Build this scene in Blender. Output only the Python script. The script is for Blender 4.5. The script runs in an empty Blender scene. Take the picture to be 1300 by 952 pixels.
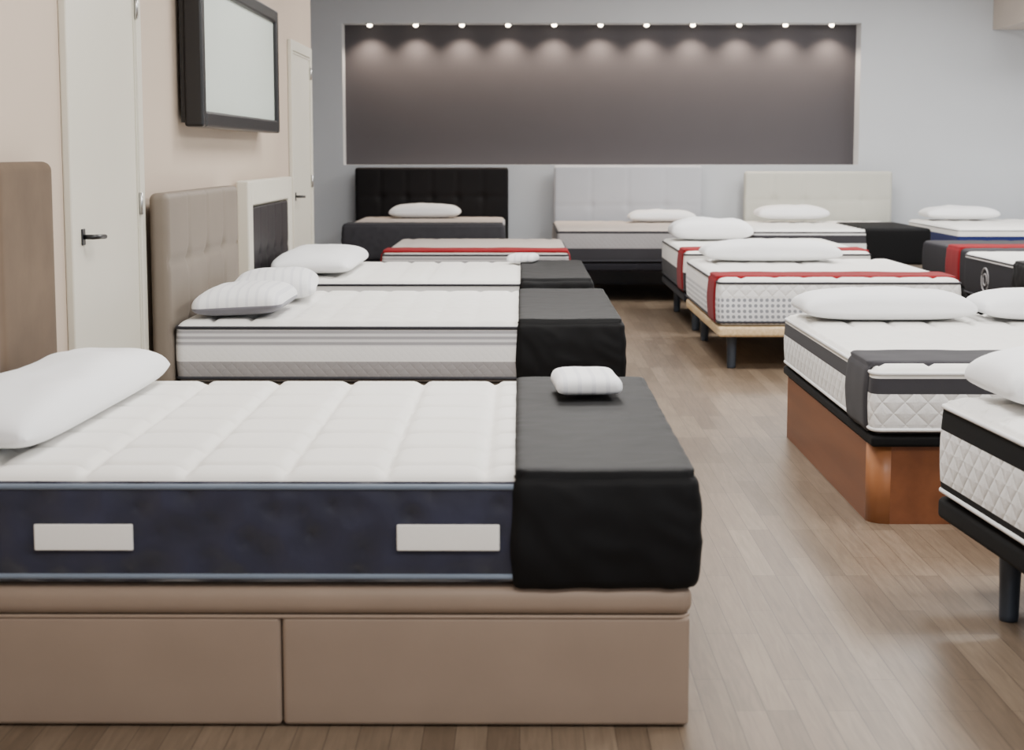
import bpy, bmesh, math, random
from mathutils import Vector, noise, Matrix
random.seed(3)
S=bpy.context.scene
COL=S.collection

# ------------------------------------------------------------ materials
def new_mat(name):
    m=bpy.data.materials.new(name); m.use_nodes=True
    nt=m.node_tree; b=nt.nodes['Principled BSDF']
    return m,nt,b
def lin(c):
    return tuple(((x/255)/12.92 if x/255<=.04045 else ((x/255+.055)/1.055)**2.4) for x in c)+(1,)
def N(nt,t,**k):
    n=nt.nodes.new(t)
    for a,v in k.items(): setattr(n,a,v)
    return n
def math_(nt,op,a,b=None):
    n=N(nt,'ShaderNodeMath',operation=op)
    for i,v in enumerate((a,b)):
        if v is None: continue
        if isinstance(v,(int,float)): n.inputs[i].default_value=v
        else: nt.links.new(v,n.inputs[i])
    return n.outputs[0]
def coords(nt):
    tc=N(nt,'ShaderNodeTexCoord'); sp=N(nt,'ShaderNodeSeparateXYZ')
    nt.links.new(tc.outputs['Object'],sp.inputs[0])
    return tc.outputs['Object'],sp.outputs[0],sp.outputs[1],sp.outputs[2]
def mixc(nt,fac,a,b):
    n=N(nt,'ShaderNodeMix',data_type='RGBA')
    if isinstance(fac,(int,float)): n.inputs[0].default_value=fac
    else: nt.links.new(fac,n.inputs[0])
    for i,v in ((6,a),(7,b)):
        if isinstance(v,tuple): n.inputs[i].default_value=v
        else: nt.links.new(v,n.inputs[i])
    return n.outputs[2]
def fabric(name,col,rough=.85,var=.12,nscale=6,bump=.15,bscale=120,sheen=.2,pattern=None,col2=None,k=20,bdist=.004,spec=.3,thr=.5):
    m,nt,b=new_mat(name)
    o,x,y,z=coords(nt)
    c=lin(col); dark=tuple(v*(1-var) for v in c[:3])+(1,); lite=tuple(min(1,v*(1+var*.6)) for v in c[:3])+(1,)
    nz=N(nt,'ShaderNodeTexNoise'); nz.inputs['Scale'].default_value=nscale; nz.inputs['Detail'].default_value=4
    nt.links.new(o,nz.inputs['Vector'])
    colout=mixc(nt,nz.outputs[0],dark,lite)
    nb=N(nt,'ShaderNodeTexNoise'); nb.inputs['Scale'].default_value=bscale; nb.inputs['Detail'].default_value=2
    nt.links.new(o,nb.inputs['Vector'])
    h=math_(nt,'MULTIPLY',nb.outputs[0],.25)
    if pattern:
        xy=math_(nt,'ADD',x,y)
        if pattern=='diamond':
            a=math_(nt,'ABSOLUTE',math_(nt,'SINE',math_(nt,'MULTIPLY',math_(nt,'ADD',xy,z),k)))
            c2=math_(nt,'ABSOLUTE',math_(nt,'SINE',math_(nt,'MULTIPLY',math_(nt,'SUBTRACT',xy,z),k)))
            p=math_(nt,'POWER',math_(nt,'MINIMUM',a,c2),.5)
            h=math_(nt,'ADD',h,p)
        elif pattern=='topdiamond':
            a=math_(nt,'ABSOLUTE',math_(nt,'SINE',math_(nt,'MULTIPLY',math_(nt,'ADD',x,y),k)))
            c2=math_(nt,'ABSOLUTE',math_(nt,'SINE',math_(nt,'MULTIPLY',math_(nt,'SUBTRACT',x,y),k)))
            p=math_(nt,'POWER',math_(nt,'MINIMUM',a,c2),.5)
            h=math_(nt,'ADD',h,p)
        elif pattern=='dots':
            a=math_(nt,'MULTIPLY',math_(nt,'SINE',math_(nt,'MULTIPLY',xy,k)),math_(nt,'SINE',math_(nt,'MULTIPLY',z,k)))
            g=math_(nt,'GREATER_THAN',math_(nt,'ABSOLUTE',a),thr)
            colout=mixc(nt,g,colout,lin(col2))
        elif pattern in('stripex','stripey','stripez'):
            ax={'stripex':x,'stripey':y,'stripez':z}[pattern]
            g=math_(nt,'GREATER_THAN',math_(nt,'SINE',math_(nt,'MULTIPLY',ax,k)),thr)
            colout=mixc(nt,g,colout,lin(col2))
        elif pattern=='scallop':
            w=N(nt,'ShaderNodeTexVoronoi',feature='SMOOTH_F1'); w.inputs['Scale'].default_value=k
            nt.links.new(o,w.inputs['Vector'])
            h=math_(nt,'ADD',h,math_(nt,'MULTIPLY',w.outputs['Distance'],1.0))
            colout=mixc(nt,math_(nt,'MULTIPLY',w.outputs['Distance'],1.2),colout,lin(col2))
    bp=N(nt,'ShaderNodeBump'); bp.inputs['Strength'].default_value=bump; bp.inputs['Distance'].default_value=bdist
    nt.links.new(h,bp.inputs['Height']); nt.links.new(bp.outputs[0],b.inputs['Normal'])
    nt.links.new(colout,b.inputs['Base Color'])
    b.inputs['Roughness'].default_value=rough
    b.inputs['Sheen Weight'].default_value=sheen
    b.inputs['Specular IOR Level'].default_value=spec
    return m
def plain(name,col,rough=.5,metal=0,var=.04,spec=.5,emit=None,es=0,bump=.03):
    m=fabric(name,col,rough=rough,var=var,nscale=3,bump=bump,bscale=60,sheen=0,spec=spec)
    b=m.node_tree.nodes['Principled BSDF']; b.inputs['Metallic'].default_value=metal
    if emit: 
        b.inputs['Emission Color'].default_value=lin(emit); b.inputs['Emission Strength'].default_value=es
    return m
def wood(name,c1,c2,axis='x',rough=.4,scale=4):
    m,nt,b=new_mat(name)
    tc=N(nt,'ShaderNodeTexCoord'); mp=N(nt,'ShaderNodeMapping')
    sc={'x':(1,12,12),'y':(12,1,12),'z':(12,12,1)}[axis]
    mp.inputs['Scale'].default_value=sc
    nt.links.new(tc.outputs['Object'],mp.inputs[0])
    nz=N(nt,'ShaderNodeTexNoise'); nz.inputs['Scale'].default_value=scale; nz.inputs['Detail'].default_value=6; nz.inputs['Distortion'].default_value=.1
    nt.links.new(mp.outputs[0],nz.inputs['Vector'])
    r=N(nt,'ShaderNodeValToRGB'); r.color_ramp.elements[0].color=lin(c1); r.color_ramp.elements[1].color=lin(c2)
    r.color_ramp.elements[0].position=.35; r.color_ramp.elements[1].position=.65
    nt.links.new(nz.outputs[0],r.inputs[0]); nt.links.new(r.outputs[0],b.inputs['Base Color'])
    b.inputs['Roughness'].default_value=rough
    return m
def floor_mat():
    m,nt,b=new_mat('laminate_planks')
    tc=N(nt,'ShaderNodeTexCoord'); mp=N(nt,'ShaderNodeMapping'); mp.inputs['Rotation'].default_value=(0,0,math.radians(90))
    nt.links.new(tc.outputs['Object'],mp.inputs[0])
    br=N(nt,'ShaderNodeTexBrick'); br.offset=.37; br.offset_frequency=3
    br.inputs['Color1'].default_value=lin((126,110,93)); br.inputs['Color2'].default_value=lin((101,86,71)); br.inputs['Mortar'].default_value=lin((68,57,47))
    br.inputs['Scale'].default_value=1; br.inputs['Brick Width'].default_value=.62; br.inputs['Row Height'].default_value=.075
    br.inputs['Mortar Size'].default_value=.001; br.inputs['Bias'].default_value=-.1
    nt.links.new(mp.outputs[0],br.inputs['Vector'])
    mp2=N(nt,'ShaderNodeMapping'); mp2.inputs['Scale'].default_value=(22,1.6,1)
    nt.links.new(tc.outputs['Object'],mp2.inputs[0])
    nz=N(nt,'ShaderNodeTexNoise'); nz.inputs['Scale'].default_value=3; nz.inputs['Detail'].default_value=7; nz.inputs['Distortion'].default_value=.8
    nt.links.new(mp2.outputs[0],nz.inputs['Vector'])
    r=N(nt,'ShaderNodeValToRGB'); r.color_ramp.elements[0].color=(.76,.75,.74,1); r.color_ramp.elements[1].color=(1.08,1.08,1.08,1)
    r.color_ramp.elements[0].position=.3; r.color_ramp.elements[1].position=.7
    nt.links.new(nz.outputs[0],r.inputs[0])
    mx=N(nt,'ShaderNodeMix',data_type='RGBA',blend_type='MULTIPLY'); mx.inputs[0].default_value=1
    nt.links.new(br.outputs['Color'],mx.inputs[6]); nt.links.new(r.outputs[0],mx.inputs[7])
    nt.links.new(mx.outputs[2],b.inputs['Base Color'])
    b.inputs['Roughness'].default_value=.36; b.inputs['Specular IOR Level'].default_value=.35
    bp=N(nt,'ShaderNodeBump'); bp.inputs['Strength'].default_value=.15; bp.inputs['Distance'].default_value=.002
    nt.links.new(nz.outputs[0],bp.inputs['Height']); nt.links.new(bp.outputs[0],b.inputs['Normal'])
    return m

M={}
M['floor']=floor_mat()
M['beige']=plain('paint_beige',(190,173,156),.8)
M['bluegrey']=plain('paint_pale_grey',(196,200,205),.8)
M['panel']=plain('paint_dark_grey',(74,72,76),.8,spec=.25)
M['ceil']=plain('paint_ceiling',(225,225,225),.9)
M['soffit']=plain('paint_soffit',(190,180,170),.8)
M['trim']=plain('paint_cream_gloss',(210,206,192),.4)
M['white']=fabric('ticking_white',(238,236,231),bump=.3,bscale=90,var=.04)
M['whiteq']=fabric('ticking_white_quilted',(236,234,230),bump=.6,var=.04,pattern='topdiamond',k=18,bdist=.012)
M['whiteside']=fabric('ticking_side_white',(232,231,230),bump=.5,var=.04,pattern='diamond',k=38,bdist=.01)
M['whitefine']=fabric('ticking_side_fine',(234,233,232),bump=.15,var=.04,pattern='diamond',k=90,bdist=.003)
M['pillow']=fabric('pillow_cotton',(240,241,243),bump=.25,bscale=14,var=.03,bdist=.012)
M['pillowst']=fabric('pillow_striped',(238,239,241),bump=.25,bscale=14,var=.03,pattern='stripex',col2=(222,223,228),k=150,thr=.6,bdist=.01)
M['pillowgrey']=fabric('pillow_grey',(130,130,140),bump=.2,bscale=14)
M['navy']=fabric('velvet_navy',(17,18,34),rough=.65,var=.35,nscale=14,bump=1.0,bscale=12,sheen=.6,pattern='scallop',k=14,bdist=.03,col2=(36,38,62))
M['black']=fabric('cover_black',(6,6,8),rough=.62,var=.15,bump=.4,bscale=9,sheen=.01,bdist=.02,spec=.2)
M['blackband']=fabric('band_black',(9,9,11),rough=.8,bump=.2,sheen=.01,spec=.2)
M['piping']=fabric('piping_steel_blue',(112,124,140),rough=.6)
M['pipedark']=fabric('piping_charcoal',(44,44,50),rough=.6,sheen=.05)
M['pipewhite']=fabric('piping_white',(225,225,225),rough=.6)
M['greyband']=fabric('band_grey',(158,157,161),bump=.3,pattern='stripez',col2=(206,205,207),k=260,thr=0)
M['greymesh']=fabric('band_grey_mesh',(156,153,154),bump=.25,pattern='diamond',k=70,bdist=.005,sheen=.05)
M['chargrey']=fabric('runner_charcoal',(58,57,61),rough=.85,bump=.3,sheen=.05,spec=.15)
M['chardark']=fabric('base_charcoal',(34,33,38),rough=.85,bump=.3,sheen=.03,spec=.15)
M['red']=fabric('runner_red',(128,14,24),rough=.8,bump=.2,sheen=.05,spec=.15)
M['dots']=fabric('ticking_dots',(228,229,232),pattern='dots',col2=(140,143,150),k=90,thr=.55)
M['beigetop']=fabric('ticking_beige',(186,174,164),bump=.3)
M['leather']=fabric('leather_taupe',(142,124,109),rough=.5,var=.12,nscale=5,bump=.25,bscale=70,sheen=0,bdist=.003)
M['leatherd']=fabric('leather_seam_dark',(50,40,36),rough=.7)
M['suede']=fabric('suede_brown',(98,81,65),rough=.95,var=.4,nscale=5,bump=.3,bscale=40,sheen=.08,spec=.15)
M['hb2']=fabric('headboard_taupe',(122,112,101),rough=.6,var=.1,bump=.2,sheen=.0)
M['hbdark']=fabric('headboard_dark_brown',(22,17,21),rough=.5,var=.1,bump=.2,sheen=.0)
M['hbblack']=fabric('headboard_black',(11,8,10),rough=.6,var=.1,bump=.2,sheen=0,spec=.2)
M['hbgrey']=fabric('headboard_pale_grey',(180,183,190),rough=.6,var=.05,bump=.2,sheen=.05)
M['hbcream']=fabric('headboard_cream',(190,190,180),rough=.55,var=.05,bump=.2,sheen=.05)
M['cherry']=wood('wood_cherry',(112,66,40),(126,76,47),'x',.38,1.2)
M['cherryl']=wood('wood_cherry_post',(152,98,62),(162,107,70),'z',.35,1.0)
M['birch']=wood('wood_birch',(206,176,132),(226,200,160),'x',.4)
M['metal']=plain('leg_grey_metal',(74,82,94),.4,.5)
M['blackpl']=plain('plastic_black',(16,16,18),.35)
M['tvframe']=plain('frame_black',(10,10,13),.35)
M['screen']=plain('screen_off_white',(214,224,216),.25,var=.02)
M['blue']=fabric('ticking_royal_blue',(20,32,90),rough=.7,bump=.3,sheen=.05)
M['chrome']=plain('steel',(190,190,190),.3,1)
M['bulb']=plain('halogen_bulb',(255,240,220),.3,emit=(255,236,208),es=25)
M['lamp']=plain('unseen_panel_diffuser',(255,250,245),.3,emit=(255,248,240),es=3)

# ------------------------------------------------------------ geometry
def link(o,parent=None):
    COL.objects.link(o)
    if parent: o.parent=parent
    return o
def empty(name,loc,rot=0):
    e=bpy.data.objects.new(name,None); e.empty_display_size=.1
    e.location=loc; e.rotation_euler=(0,0,rot); COL.objects.link(e); return e
def mkmesh(name,vs,fs,mats,idx=None,parent=None,loc=(0,0,0),rot=0,smooth=True):
    me=bpy.data.meshes.new(name); me.from_pydata(vs,[],fs)
    for m in mats: me.materials.append(m)
    if idx: me.polygons.foreach_set('material_index',idx)
    if smooth: me.polygons.foreach_set('use_smooth',[True]*len(me.polygons))
    me.update()
    o=bpy.data.objects.new(name,me); o.location=loc; o.rotation_euler=(0,0,rot)
    return link(o,parent)
def axc(h,r,step,extra=()):
    c=[]
    for t in (0,.25,.5,.75,1): c+= [-h+r*t, h-r*t]
    n=max(1,int((2*h-2*r)/step))
    for i in range(1,n): c.append(-h+r+(2*h-2*r)*i/n)
    for e in extra: c.append(e)
    c=sorted(set(round(v,5) for v in c))
    out=[c[0]]
    for v in c[1:]:
        if v-out[-1]>.0008: out.append(v)
    return out
def softbox(name,c,s,r,step,mats,matf=None,disp=None,drop=(),parent=None,ez=(),rot=0,stepz=None):
    """rounded box; c centre, s full size, r edge radius"""
    if not isinstance(mats,(list,tuple)): mats=[mats]
    h=[v/2 for v in s]; r=min(r,min(h)*.98)
    cs=[axc(h[0],r,step),axc(h[1],r,step),axc(h[2],r,stepz or step,ez)]
    vd={}; vs=[]; fs=[]; idx=[]
    def vert(raw):
        k=tuple(round(v,5) for v in raw)
        if k in vd: return vd[k]
        cl=Vector([max(-(h[i]-r),min(h[i]-r,raw[i])) for i in range(3)])
        d=Vector(raw)-cl
        n=d.normalized() if d.length>1e-9 else Vector((0,0,1))
        p=cl+n*r
        if disp: p=disp(p.copy(),n)
        vd[k]=len(vs); vs.append(tuple(p)); return vd[k]
    for a in range(3):
        b=(a+1)%3; cc=(a+2)%3
        for sg in (-1,1):
            if (a,sg) in drop: continue
            B=cs[b]; C=cs[cc]
            for i in range(len(B)-1):
                for j in range(len(C)-1):
                    q=[]
                    for (bi,ci) in ((i,j),(i+1,j),(i+1,j+1),(i,j+1)):
                        raw=[0,0,0]; raw[a]=sg*h[a]; raw[b]=B[bi]; raw[cc]=C[ci]
                        q.append(vert(raw))
                    if sg<0: q.reverse()
                    fs.append(q)
                    if matf:
                        mid=[0,0,0]; mid[a]=sg*h[a]; mid[b]=(B[i]+B[i+1])/2; mid[cc]=(C[j]+C[j+1])/2
                        idx.append(matf(mid[0],mid[1],mid[2],a,sg))
    return mkmesh(name,vs,fs,list(mats),idx if matf else None,parent,c,rot)
def boxes(name,lst,mats,parent=None,loc=(0,0,0),rot=0,bev=0):
    vs=[];fs=[];idx=[]
    for it in lst:
        x0,x1,y0,y1,z0,z1=it[:6]; mi=it[6] if len(it)>6 else 0
        b=len(vs)
        vs+=[(x0,y0,z0),(x1,y0,z0),(x1,y1,z0),(x0,y1,z0),(x0,y0,z1),(x1,y0,z1),(x1,y1,z1),(x0,y1,z1)]
        fs+=[[b+v for v in f] for f in ((0,3,2,1),(4,5,6,7),(0,1,5,4),(1,2,6,5),(2,3,7,6),(3,0,4,7))]
        idx+=[mi]*6
    if not isinstance(mats,(list,tuple)): mats=[mats]
    o=mkmesh(name,vs,fs,mats,idx,parent,loc,rot,False)
    if bev:
        m=o.modifiers.new('bevel','BEVEL'); m.width=bev; m.segments=2
    return o
def rrect(hx,hy,r,n=6):
    p=[]
    for cx,cy,a0 in ((hx-r,hy-r,0),(-hx+r,hy-r,90),(-hx+r,-hy+r,180),(hx-r,-hy+r,270)):
        for i in range(n+1):
            a=math.radians(a0+90*i/n); p.append(Vector((cx+r*math.cos(a),cy+r*math.sin(a),0)))
    return p
def tube(name,pts,r,mat,parent=None,closed=True,loc=(0,0,0),rot=0,seg=8):
    vs=[];fs=[];n=len(pts)
    for i,p in enumerate(pts):
        a=pts[(i-1)%n] if closed or i>0 else pts[i]; b=pts[(i+1)%n] if closed or i<n-1 else pts[i]
        t=(b-a).normalized(); up=Vector((0,0,1)) if abs(t.z)<.9 else Vector((1,0,0))
        s=t.cross(up).normalized(); u=s.cross(t)
        for k in range(seg):
            an=2*math.pi*k/seg; vs.append(tuple(p+s*r*math.cos(an)+u*r*math.sin(an)))
    m=n if closed else n-1
    for i in range(m):
        for k in range(seg):
            fs.append([i*seg+k,((i+1)%n)*seg+k,((i+1)%n)*seg+(k+1)%seg,i*seg+(k+1)%seg])
    if not closed:
        fs.append(list(range(seg))); fs.append([(n-1)*seg+k for k in reversed(range(seg))])
    return mkmesh(name,vs,fs,[mat],None,parent,loc,rot)
def lathe(name,prof,mat,parent=None,loc=(0,0,0),seg=20):
    vs=[];fs=[]
    for r,z in prof:
        for k in range(seg):
            a=2*math.pi*k/seg; vs.append((r*math.cos(a),r*math.sin(a),z))
    for i in range(len(prof)-1):
        for k in range(seg): fs.append([i*seg+k,i*seg+(k+1)%seg,(i+1)*seg+(k+1)%seg,(i+1)*seg+k])
    fs.append(list(reversed(range(seg)))); fs.append([(len(prof)-1)*seg+k for k in range(seg)])
    return mkmesh(name,vs,fs,[mat],None,parent,loc)

def pillow(name,loc,a,b,t,rot=0,mat=None,tilt=(0,0),under=None,seed=0,box=3.8):
    """a,b half sizes, t full thickness; loc.z = supporting surface"""
    n=32; vs=[];fs=[];idx=[]
    t*=.92
    def f(u,v,top):
        x=a*u-a*.04*u*abs(u)*(1-v*v)
        y=b*v-b*.03*v*abs(v)*(1-u*u)
        cu=max(0,abs(u)-.8)/.2; cv=max(0,abs(v)-.8)/.2
        sh=.045*min(a,b)*cu*cv
        x-=math.copysign(sh*2,u) if cu*cv>0 else 0; y-=math.copysign(sh*2,v) if cu*cv>0 else 0
        e=max(0,(1-u**4)*(1-v**4))
        hgt=(max(0,(1-abs(u)**box))*max(0,(1-abs(v)**box)))**.45
        w=noise.noise(Vector((x*6+seed*3.1,y*6,seed)))*.16*e+noise.noise(Vector((x*17+seed,y*17,seed+5)))*.05*e
        z=t*.62*hgt*(1+w) if top else -t*.38*hgt
        if not top: z=max(z,-t*.36)
        return (x,y,z+t*.36+.004)
    P=[math.sin(math.pi/2*(-1+2*i/n)) for i in range(n+1)]
    top=[[0]*(n+1) for _ in P]; bot=[[0]*(n+1) for _ in P]
    for i,u in enumerate(P):
        for j,v in enumerate(P):
            top[i][j]=len(vs); vs.append(f(u,v,True))
            if i in(0,n) or j in (0,n): bot[i][j]=top[i][j]
            else: bot[i][j]=len(vs); vs.append(f(u,v,False))
    for i in range(n):
        for j in range(n):
            fs.append([top[i][j],top[i+1][j],top[i+1][j+1],top[i][j+1]]); idx.append(0)
            fs.append([bot[i][j],bot[i][j+1],bot[i+1][j+1],bot[i+1][j]]); idx.append(1)
    o=mkmesh(name,vs,fs,[mat or M['pillow'],under or mat or M['pillow']],idx,None,loc,rot)
    o.rotation_euler=(tilt[0],tilt[1],rot)
    return o

def bed(name,cx,cy,rot,L,W,zb,zt,bands,mats,topm,pipe=None,base='box',basem=None,cover=None,runner=None,quilt=(.27,.25,.012),step=.04,runm=None,legin=(.3,.14)):
    """local +X = foot end"""
    root=empty(name,(cx,cy,0),rot)
    T=zt-zb; hz=T/2; zc=(zb+zt)/2
    qx,qy,qa=quilt
    def bul(p,n):
        s=max(0,1-(p.z/hz)**2)
        if abs(n.z)<.9:
            k=.010*s; p.x+=n.x*k; p.y+=n.y*k
        return p
    def disp(p,n):
        if n.z>.75:
            u=((p.x/qx)%1)*2-1; v=((p.y/qy)%1)*2-1
            d=(u**6+v**6)**(1/6)
            h=max(0,1-d); h=min(1,h*4.0); h=1-(1-h)**2
            ex=min(1,max(0,(L/2-abs(p.x))/.05)); ey=min(1,max(0,(W/2-abs(p.y))/.05))
            p.z+= (qa*(h-.5)+.004)*ex*ey
        return bul(p,n)
    toff=.010+qa*.5
    ez=[b[0]*T-hz for b in bands]
    def mf(x,y,z,a,s):
        if a==2 and s>0: return len(mats)
        if a==2: return bands[0][1]
        f=(z+hz)/T
        for up,mi in bands:
            if f<=up+1e-6: return mi
        return bands[-1][1]
    softbox('mattress',(0,0,zc),(L,W,T),.03,step,mats+[topm],mf,disp,(),root,ez,stepz=.03)
    if pipe:
        for nm,z in (('piping_top',zt-.020),('piping_bottom',zb+.020)):
            pts=[v+Vector((0,0,z)) for v in rrect(L/2+.003,W/2+.003,.035)]
            tube(nm,pts,.007,pipe,root)
    if cover:
        x0,cm=cover; x1=L/2+.008
        def cd(p,n):
            q=Vector((p.x*4,p.y*4,p.z*5)); w=(noise.noise(q)+1)*.5
            q2=Vector((p.x*11+p.z*10,p.y*11-p.z*9,p.z*3+3)); w2=1-abs(noise.noise(q2))*2.2
            q3=Vector((p.x*25-p.z*12,p.y*25+p.z*10,3)); w3=noise.noise(q3)
            k=.002+.005*w+.005*max(0,w2)+.0015*w3
            if n.z>.8: k=.002+.003*w+.002*max(0,w2)+toff-.004
            elif abs(n.z)<.8: k+=.003*(1-min(1,(p.z+hz)/T))
            return bul(p,n)+n*k
        softbox('foot_cover',((x0+x1)/2,0,zc-.002),(x1-x0,W+.016,T+.010),.022,.014,[cm],None,cd,((2,-1),(0,-1)),root)
    if runner:
        x0,x1=runner
        def cd2(p,n): return bul(p,n)+n*((toff if n.z>.8 else .004)+.003*noise.noise(p*9))
        softbox('runner',((x0+x1)/2,0,zc),(x1-x0,W+.016,T+.006),.028,.03,[runm],None,cd2,((2,-1),(0,-1),(0,1)),root)
    if base=='legs':
        rz=.07
        softbox('slat_frame',(0,0,zb-rz/2-.003),(L+.01,W+.01,rz),.02,.2,basem or M['birch'],None,None,(),root)
        for i,x in enumerate((-L/2+legin[0],L/2-legin[1])):
            for j,y in enumerate((-W/2+.1,W/2-.1)):
                zt2=zb-rz
                lathe('leg_%d'%(i*2+j+1),[(.026,0),(.028,.012),(.028,.02),(.03,zt2*.5),(.034,zt2-.01),(.045,zt2-.008),(.045,zt2)],M['metal'],root,(x,y,0))
    elif base=='box':
        bm=basem or M['chardark']
        softbox('base_rail',(0,0,zb-.035),(L+.005,W+.005,.064),.022,.15,bm,None,None,(),root)
        softbox('base_body',(0,0,(zb-.07+.03)/2),(L-.01,W-.01,zb-.07-.03),.015,.15,bm,None,None,(),root)
        for i,x in enumerate((-L/2+.1,L/2-.1)):
            for j,y in enumerate((-W/2+.1,W/2-.1)):
                lathe('foot_%d'%(i*2+j+1),[(.03,0),(.03,.032)],M['blackpl'],root,(x,y,0),12)
    return root

def headboard(name,x,y,rot,th,W,H,mat,grid=None,dep=.012,buttons=True,z0=0.0,step=.022):
    """local +X faces the room; x,y = centre"""
    nx,nz=grid or (1,1); cw=W/nx; ch=H/nz
    def d(p,n):
        if n.x>.7 and grid:
            fy=((p.y+W/2)/cw)%1; fz=((H/2-p.z)/ch)%1
            dy=min(fy,1-fy)*cw; dz=min(fz,1-fz)*ch
            if abs(p.y)>W/2-cw*.3: dy=1
            if p.z>H/2-ch*.3: dz=1
            seam=math.exp(-(dy/.014)**2)*.6+math.exp(-(dz/.014)**2)*.6
            but=math.exp(-((dy*dy+dz*dz)/.0016)) if buttons else 0
            p.x-= dep*min(1.5,seam*.7+but)
        return p
    return softbox(name,(x,y,z0+H/2),(th,W,H),.03,step,[mat],None,d,(),None,rot=rot)

# ------------------------------------------------------------ room
WX=-1.60; CZ=3.25; YB=16.5; XR=6.4
boxes('floor',[(-4.4,XR+.2,-2.6,YB+.4,-.1,0)],M['floor'])
boxes('ceiling',[(-4.4,XR+.2,-2.6,YB+.4,CZ,CZ+.1)],M['ceil'])
boxes('wall_left',[(WX-.2,WX,-2.6,12.2,0,CZ)],M['beige'])
boxes('wall_left_return',[(-4.2,WX-.2,12.0,12.2,0,CZ)],M['bluegrey'])
boxes('wall_left_far',[(-4.4,-4.2,12.0,YB,0,CZ)],M['bluegrey'])
boxes('wall_right',[(XR,XR+.2,-2.6,YB,0,CZ)],M['bluegrey'])
nx0,nx1,nz0,nz1=-1.84,3.52,1.234,2.69
boxes('wall_back',[(-4.4,nx0,YB,YB+.3,0,CZ),(nx1,XR+.2,YB,YB+.3,0,CZ),(nx0,nx1,YB,YB+.3,0,nz0),(nx0,nx1,YB,YB+.3,nz1,CZ),
                   (nx0,nx1,YB+.25,YB+.3,nz0,nz1,1)],[M['bluegrey'],M['panel']])
boxes('wall_front',[(-4.4,XR+.2,-2.6,-2.4,0,.15),(-4.4,XR+.2,-2.6,-2.4,2.9,CZ)]+[(x,x+.08,-2.55,-2.45,.15,2.9) for x in (-1.6,.4,2.4,4.4,6.3)],M['trim'])
boxes('baseboard_back',[(-4.2,XR,YB-.015,YB-.001,0,.08)],M['trim'])
boxes('baseboard_left',[(WX+.001,WX+.015,-2.4,5.45,0,.08),(WX+.001,WX+.015,6.8,10.9,0,.08)],M['trim'])
boxes('baseboard_right',[(XR-.015,XR-.001,-2.4,YB-.02,0,.08)],M['trim'])
boxes('trim_soffit',[(4.87,XR-.001,15.0,YB-.001,2.62,CZ-.001)],M['soffit'])

def door(name,y0,y1,h):
    root=empty(name,(WX,0,0))
    f=.075
    boxes('frame',[(0,.03,y0-f,y0,0,h+f),(0,.03,y1,y1+f,0,h+f),(0,.03,y0,y1,h,h+f)],M['trim'],root,bev=.006)
    boxes('leaf',[(.001,.016,y0+.004,y1-.004,.008,h-.004)],M['trim'],root,bev=.003)
    boxes('stop_bead',[(.016,.022,y0+.001,y0+.014,.01,h-.005),(.016,.022,y1-.014,y1-.001,.01,h-.005),(.016,.022,y0,y1,h-.014,h-.002)],M['trim'],root)
    yh=y0+.10; zh=1.05
    boxes('handle_plate',[(.016,.022,yh-.02,yh+.02,zh-.03,zh+.03)],M['blackpl'],root,bev=.003)
    tube('handle_lever',[Vector((.02,yh,zh)),Vector((.055,yh,zh)),Vector((.066,yh+.015,zh)),Vector((.066,yh+.12,zh-.004))],.009,M['blackpl'],root,False)
    for i,z in enumerate((.25,1.1,1.9)):
        lathe('hinge_%d'%(i+1),[(.008,0),(.008,.09)],M['chrome'],root,(.03,y1,z),10)
    return root
door('door_1',5.6,6.54,2.35)
door('door_2',11.03,11.95,2.06)

tv=empty('wall_mounted_screen',(WX,0,0))
ty0,ty1,tz0,tz1=7.38,9.72,1.475,2.21
boxes('housing',[(.02,.07,ty0+.02,ty1-.02,tz0+.02,tz1-.02)],M['tvframe'],tv)
boxes('bracket',[(.0,.02,ty0+.4,ty1-.4,tz0+.2,tz1-.2)],M['blackpl'],tv)
fr=.075
boxes('frame',[(.04,.13,ty0,ty0+fr,tz0,tz1),(.04,.13,ty1-fr,ty1,tz0,tz1),(.04,.13,ty0+fr,ty1-fr,tz0,tz0+fr),(.04,.13,ty0+fr,ty1-fr,tz1-fr,tz1)],M['tvframe'],tv,bev=.012)
boxes('screen',[(.07,.108,ty0+fr,ty1-fr,tz0+fr,tz1-fr)],M['screen'],tv)

for i in range(11):
    x=-1.56+.4785*i
    r=empty('niche_spotlight',(x,YB+.07,nz1))
    lathe('housing',[(.045,-.008),(.05,-.004),(.05,-.0005)],M['chrome'],r,(0,0,0),16)
    lathe('bulb',[(.010,-.034),(.022,-.028),(.026,-.018),(.026,-.009)],M['bulb'],r,(0,0,0),16)
    ld=bpy.data.lights.new('spot','SPOT'); ld.energy=46; ld.color=(1,.80,.62); ld.spot_size=math.radians(120); ld.spot_blend=1; ld.shadow_soft_size=.03
    lo=bpy.data.objects.new('spot_light',ld); lo.location=(0,0,-.05); lo.rotation_euler=(math.radians(6),0,0); link(lo,r)
r=empty('soffit_spotlight',(5.25,15.3,2.62))
lathe('housing',[(.05,-.008),(.055,-.004),(.055,-.0005)],M['chrome'],r)
lathe('bulb',[(.02,-.03),(.04,-.02),(.04,-.009)],M['bulb'],r)
ld=bpy.data.lights.new('spot','SPOT'); ld.energy=50; ld.color=(.95,.97,1); ld.spot_size=math.radians(110); ld.spot_blend=.9
lo=bpy.data.objects.new('spot_light',ld); lo.location=(0,0,-.05); link(lo,r)

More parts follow.
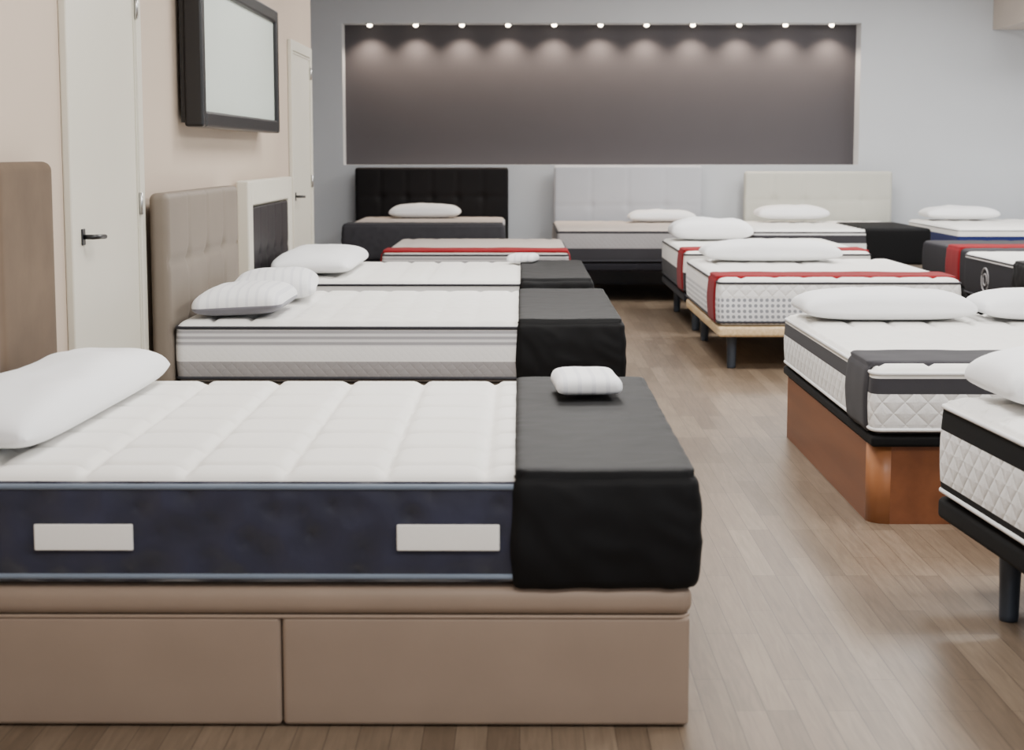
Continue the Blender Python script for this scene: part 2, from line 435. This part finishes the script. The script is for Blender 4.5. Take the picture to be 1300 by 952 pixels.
for (x,y,e) in ((0.2,1.2,75),(3.2,1.5,75),(.2,5,90),(3.0,5,92),(.2,8.5,90),(3.0,8.5,95),(.2,12,70),(3.2,12,90),(5.0,13.2,100),(2.4,14.2,60)):  # unseen panels lighting the room; last two added to brighten the back wall
    r=empty('unseen_ceiling_panel_light',(x,y,CZ))
    boxes('frame',[(-.62,.62,-.62,-.6,-.03,0),(-.62,.62,.6,.62,-.03,0),(-.62,-.6,-.6,.6,-.03,0),(.6,.62,-.6,.6,-.03,0)],M['trim'],r)
    boxes('diffuser',[(-.6,.6,-.6,.6,-.02,-.001)],M['lamp'],r)
    ld=bpy.data.lights.new('area','AREA'); ld.energy=e; ld.size=1.15; ld.color=(1,.985,.96)
    lo=bpy.data.objects.new('area_light',ld); lo.location=(0,0,-.035); link(lo,r)

# ------------------------------------------------------------ left row (foot towards +X)
nb=bed('double_bed',-.55,4.36,0,1.90,1.52,.347,.60,[(1,0)],[M['navy']],M['white'],M['piping'],base=None,cover=(.536,M['black']),step=.010,quilt=(.235,.217,.022))
for i,(a,b_) in enumerate(((-1.13,-.90),(-.286,-.047))):
    softbox('handle_%d'%(i+1),((a+b_)/2+.55,-.7745,.463),(b_-a,.008,.062),.0035,.03,[M['white']],None,None,(),nb)
L,W=1.90,1.52
softbox('base_rail',(0,0,.306),(L+.01,W+.01,.072),.03,.06,[M['leather']],None,None,(),nb)
softbox('base_plinth',(0,0,.14),(L-.04,W-.04,.25),.01,.2,[M['leatherd']],None,None,(),nb)
for i,(a,b_) in enumerate(((-.95,-.012),(-.010,.95))):
    softbox('base_panel_%d'%(i+1),((a+b_)/2,0,.137),(b_-a-.001,W,.265),.012,.06,[M['leather']],None,None,(),nb)
tube('seam_cord',[v+Vector((0,0,.269)) for v in rrect(L/2-.003,W/2-.003,.03)],.005,M['leather'],nb)
pillow('pillow',(-1.305,4.38,.616),.165,.70,.155,-.03,M['pillow'],seed=1)
pillow('small_folded_pillow',(.20,4.72,.636),.10,.135,.065,.06,M['pillowst'],seed=2,box=7)
headboard('headboard_suede',-1.555,4.31,0,.072,1.68,1.325,M['suede'],(3,2),.018,True)

bed('double_bed',-.52,7.45,0,1.90,1.52,.373,.63,[(.36,1),(.62,2),(.9,0),(1,2)],[M['greyband'],M['greymesh'],M['whitefine']],M['white'],M['pipedark'],
    base='box',basem=M['hb2'],cover=(.51,M['black']),quilt=(.16,.15,.016),step=.02)
pillow('pillow',(-1.22,7.00,.646),.20,.30,.14,.0,M['pillowst'],seed=3,under=M['pillowgrey'],tilt=(0,-.05))
pillow('pillow',(-1.20,7.72,.646),.21,.33,.15,.1,M['pillowst'],seed=4,tilt=(0,-.05))
headboard('headboard_tufted',-1.525,7.48,0,.085,1.66,1.185,M['hb2'],(4,4),.020,True)

bed('double_bed',-.54,9.66,0,1.88,1.52,.373,.63,[(.4,1),(.75,0),(1,2)],[M['greyband'],M['greymesh'],M['whitefine']],M['white'],M['pipedark'],
    base='box',basem=M['chardark'],cover=(.54,M['black']),quilt=(.18,.16,.016),step=.025)
pillow('pillow',(-1.21,9.62,.646),.24,.62,.15,.0,M['pillow'],seed=5)
pillow('small_folded_pillow',(.02,10.2,.65),.09,.12,.06,-.2,M['pillowst'],seed=6,box=7)
hb=empty('headboard_white_frame',(-1.54,9.6,0))
boxes('frame',[(-.035,.035,-.84,-.70,0,1.2),(-.035,.035,.70,.84,0,1.2),(-.035,.035,-.70,.70,1.06,1.2),(-.03,.0,-.70,.70,.2,1.06)],M['trim'],hb,bev=.01)
o=headboard('tufted_inset',0.012,0,0,.03,1.38,.84,M['hbdark'],(5,3),.012,True,z0=.21); o.parent=hb

R=-math.pi/2
bed('double_bed',-.34,12.95,R,1.86,1.42,.32,.60,[(.5,0),(1,1)],[M['chargrey'],M['greyband']],M['beigetop'],M['pipedark'],base='box',basem=M['chardark'],runner=(.55,.92),runm=M['red'],quilt=(.2,.2,.010),step=.04)

# ------------------------------------------------------------ back row
def back_bed(x0,x1,zt,bands,mats,topm,cover=None,basem=None,pipe=None,base='box'):
    return bed('double_bed',(x0+x1)/2,15.25,R,1.86,x1-x0,zt-.30,zt,bands,mats,topm,pipe,base=base,basem=basem,cover=cover,quilt=(.2,.2,.010),step=.05)
back_bed(-1.60,-.16,.70,[(.8,0),(1,1)],[M['chargrey'],M['greyband']],M['beigetop'],cover=(.60,M['chargrey']))
pillow('pillow',(-.95,15.85,.712),.36,.22,.15,0,M['pillow'],seed=7)
headboard('headboard_black',-.91,16.32,R,.09,1.58,1.21,M['hbblack'],(6,4),.014)
back_bed(.34,1.84,.66,[(.45,0),(.9,1),(1,0)],[M['chargrey'],M['greymesh']],M['beigetop'],pipe=M['pipedark'],base='legs',basem=M['chardark'])
pillow('pillow',(1.42,15.85,.672),.34,.2,.13,0,M['pillow'],seed=8)
headboard('headboard_grey',1.11,16.32,R,.09,1.52,1.23,M['hbgrey'],(4,3),.014)
cbed=back_bed(2.12,3.70,.66,[(.35,0),(.6,1),(.85,0),(1,1)],[M['chargrey'],M['whitefine']],M['white'],basem=M['hb2'],pipe=M['pipedark'])
softbox('throw',(.25,.52,.51),(1.39,.60,.335),.03,.05,[M['blackband']],None,None,((2,-1),),cbed)
pillow('pillow',(2.72,15.85,.70),.36,.22,.15,0,M['pillow'],seed=9)
headboard('headboard_cream',3.07,16.32,R,.09,1.52,1.17,M['hbcream'],(5,4),.016)
back_bed(3.98,5.45,.68,[(.75,0),(1,1)],[M['blue'],M['white']],M['white'],cover=None,basem=M['blackband'],pipe=M['pipewhite'])
pillow('pillow',(4.40,15.85,.70),.37,.22,.14,0,M['pillow'],seed=10)

# ------------------------------------------------------------ right block
bed('double_bed',1.95,12.85,R,1.88,1.40,.30,.61,[(.5,0),(1,1)],[M['chargrey'],M['white']],M['white'],M['pipedark'],base='legs',basem=M['chardark'],runner=(.50,.88),runm=M['red'],quilt=(.2,.2,.010),step=.05)
pillow('pillow',(1.62,13.45,.625),.35,.24,.20,0,M['pillow'],seed=11)
bed('double_bed',1.99,10.72,R,1.90,1.50,.285,.57,[(.6,0),(1,1)],[M['dots'],M['whiteside']],M['white'],M['pipedark'],base='legs',basem=M['birch'],runner=(.46,.84),runm=M['red'],quilt=(.2,.2,.012),step=.03)
pillow('pillow',(1.80,11.36,.585),.50,.22,.16,0,M['pillow'],seed=12)
bed('double_bed',4.25,13.0,R,1.40,1.50,.30,.60,[(1,0)],[M['chardark']],M['chargrey'],None,base='box',basem=M['blackband'],runner=(.1,.5),runm=M['red'],quilt=(.2,.2,.008),step=.05)
fb=bed('double_bed',4.20,11.25,R,1.75,1.55,.28,.60,[(.88,0),(1,1)],[M['chardark'],M['whitefine']],M['white'],M['pipedark'],base='legs',basem=M['blackband'],cover=(.35,M['black']),quilt=(.2,.2,.008),step=.05)
for i in range(2):
    tube('medallion_%d'%(i+1),[Vector((-.30+.085*(1-.5*i)*math.cos(a*math.pi/12),-.787,.43+.085*(1-.5*i)*math.sin(a*math.pi/12))) for a in range(24)],.006,M['greymesh'],fb)

cb=bed('double_bed',2.03,6.60,R,1.92,1.50,.335,.58,[(.10,1),(.62,0),(.85,1),(1,2)],[M['whiteside'],M['chargrey'],M['white']],M['white'],M['pipewhite'],base=None,
       runner=(.54,.90),runm=M['chargrey'],quilt=(.2,.18,.012),step=.02)
softbox('base_platform',(0,0,.312),(1.93,1.51,.04),.012,.2,[M['blackband']],None,None,(),cb)
Lb,Wb=1.86,1.50
def rbox(name,hx,hy,r,z0,z1,mats,parent):
    pts=rrect(hx,hy,r,8); n=len(pts); vs=[(p.x,p.y,z0) for p in pts]+[(p.x,p.y,z1) for p in pts]
    fs=[];idx=[]
    for i in range(n):
        fs.append([i,(i+1)%n,n+(i+1)%n,n+i]); idx.append(1 if (i%9)<8 else 0)
    fs.append(list(range(n,2*n))); idx.append(0); fs.append(list(reversed(range(n)))); idx.append(0)
    o=mkmesh(name,vs,fs,mats,idx,parent,smooth=False)
    for i in range(n): o.data.polygons[i].use_smooth=(i%9)<8
    return o
rbox('wood_base',Lb/2,Wb/2,.075,.0,.292,[M['cherry'],M['cherryl']],cb)
pillow('pillow',(1.68,7.28,.592),.40,.22,.15,0,M['pillow'],seed=13)
pillow('pillow',(2.48,7.28,.592),.38,.22,.15,0,M['pillow'],seed=14)

rb=bed('double_bed',2.115,3.90,R+math.radians(4),1.92,1.50,.30,.60,[(.16,1),(.70,0),(.95,1),(1,2)],[M['whiteside'],M['blackband'],M['white']],M['whiteq'],M['pipewhite'],
       base='legs',basem=M['blackband'],quilt=(.2,.18,.014),step=.02,legin=(.34,.3))
pillow('pillow',(1.78,4.62,.614),.42,.22,.19,math.radians(4),M['pillow'],seed=15)

# ------------------------------------------------------------ world, camera
w=bpy.data.worlds.new('World'); S.world=w; w.use_nodes=True
w.node_tree.nodes['Background'].inputs[0].default_value=(.88,.93,1,1)
w.node_tree.nodes['Background'].inputs[1].default_value=1.6
cd=bpy.data.cameras.new('camera'); cam=bpy.data.objects.new('camera',cd); COL.objects.link(cam)
cam.location=(0,0,1.35)
cam.rotation_euler=(math.radians(90-6.33),0,math.radians(.29))
cd.sensor_width=36; cd.lens=36*2000/1300
cd.shift_y=-59/1300
cd.dof.use_dof=True; cd.dof.focus_distance=6.2; cd.dof.aperture_fstop=4.5
cd.clip_end=100
S.camera=cam
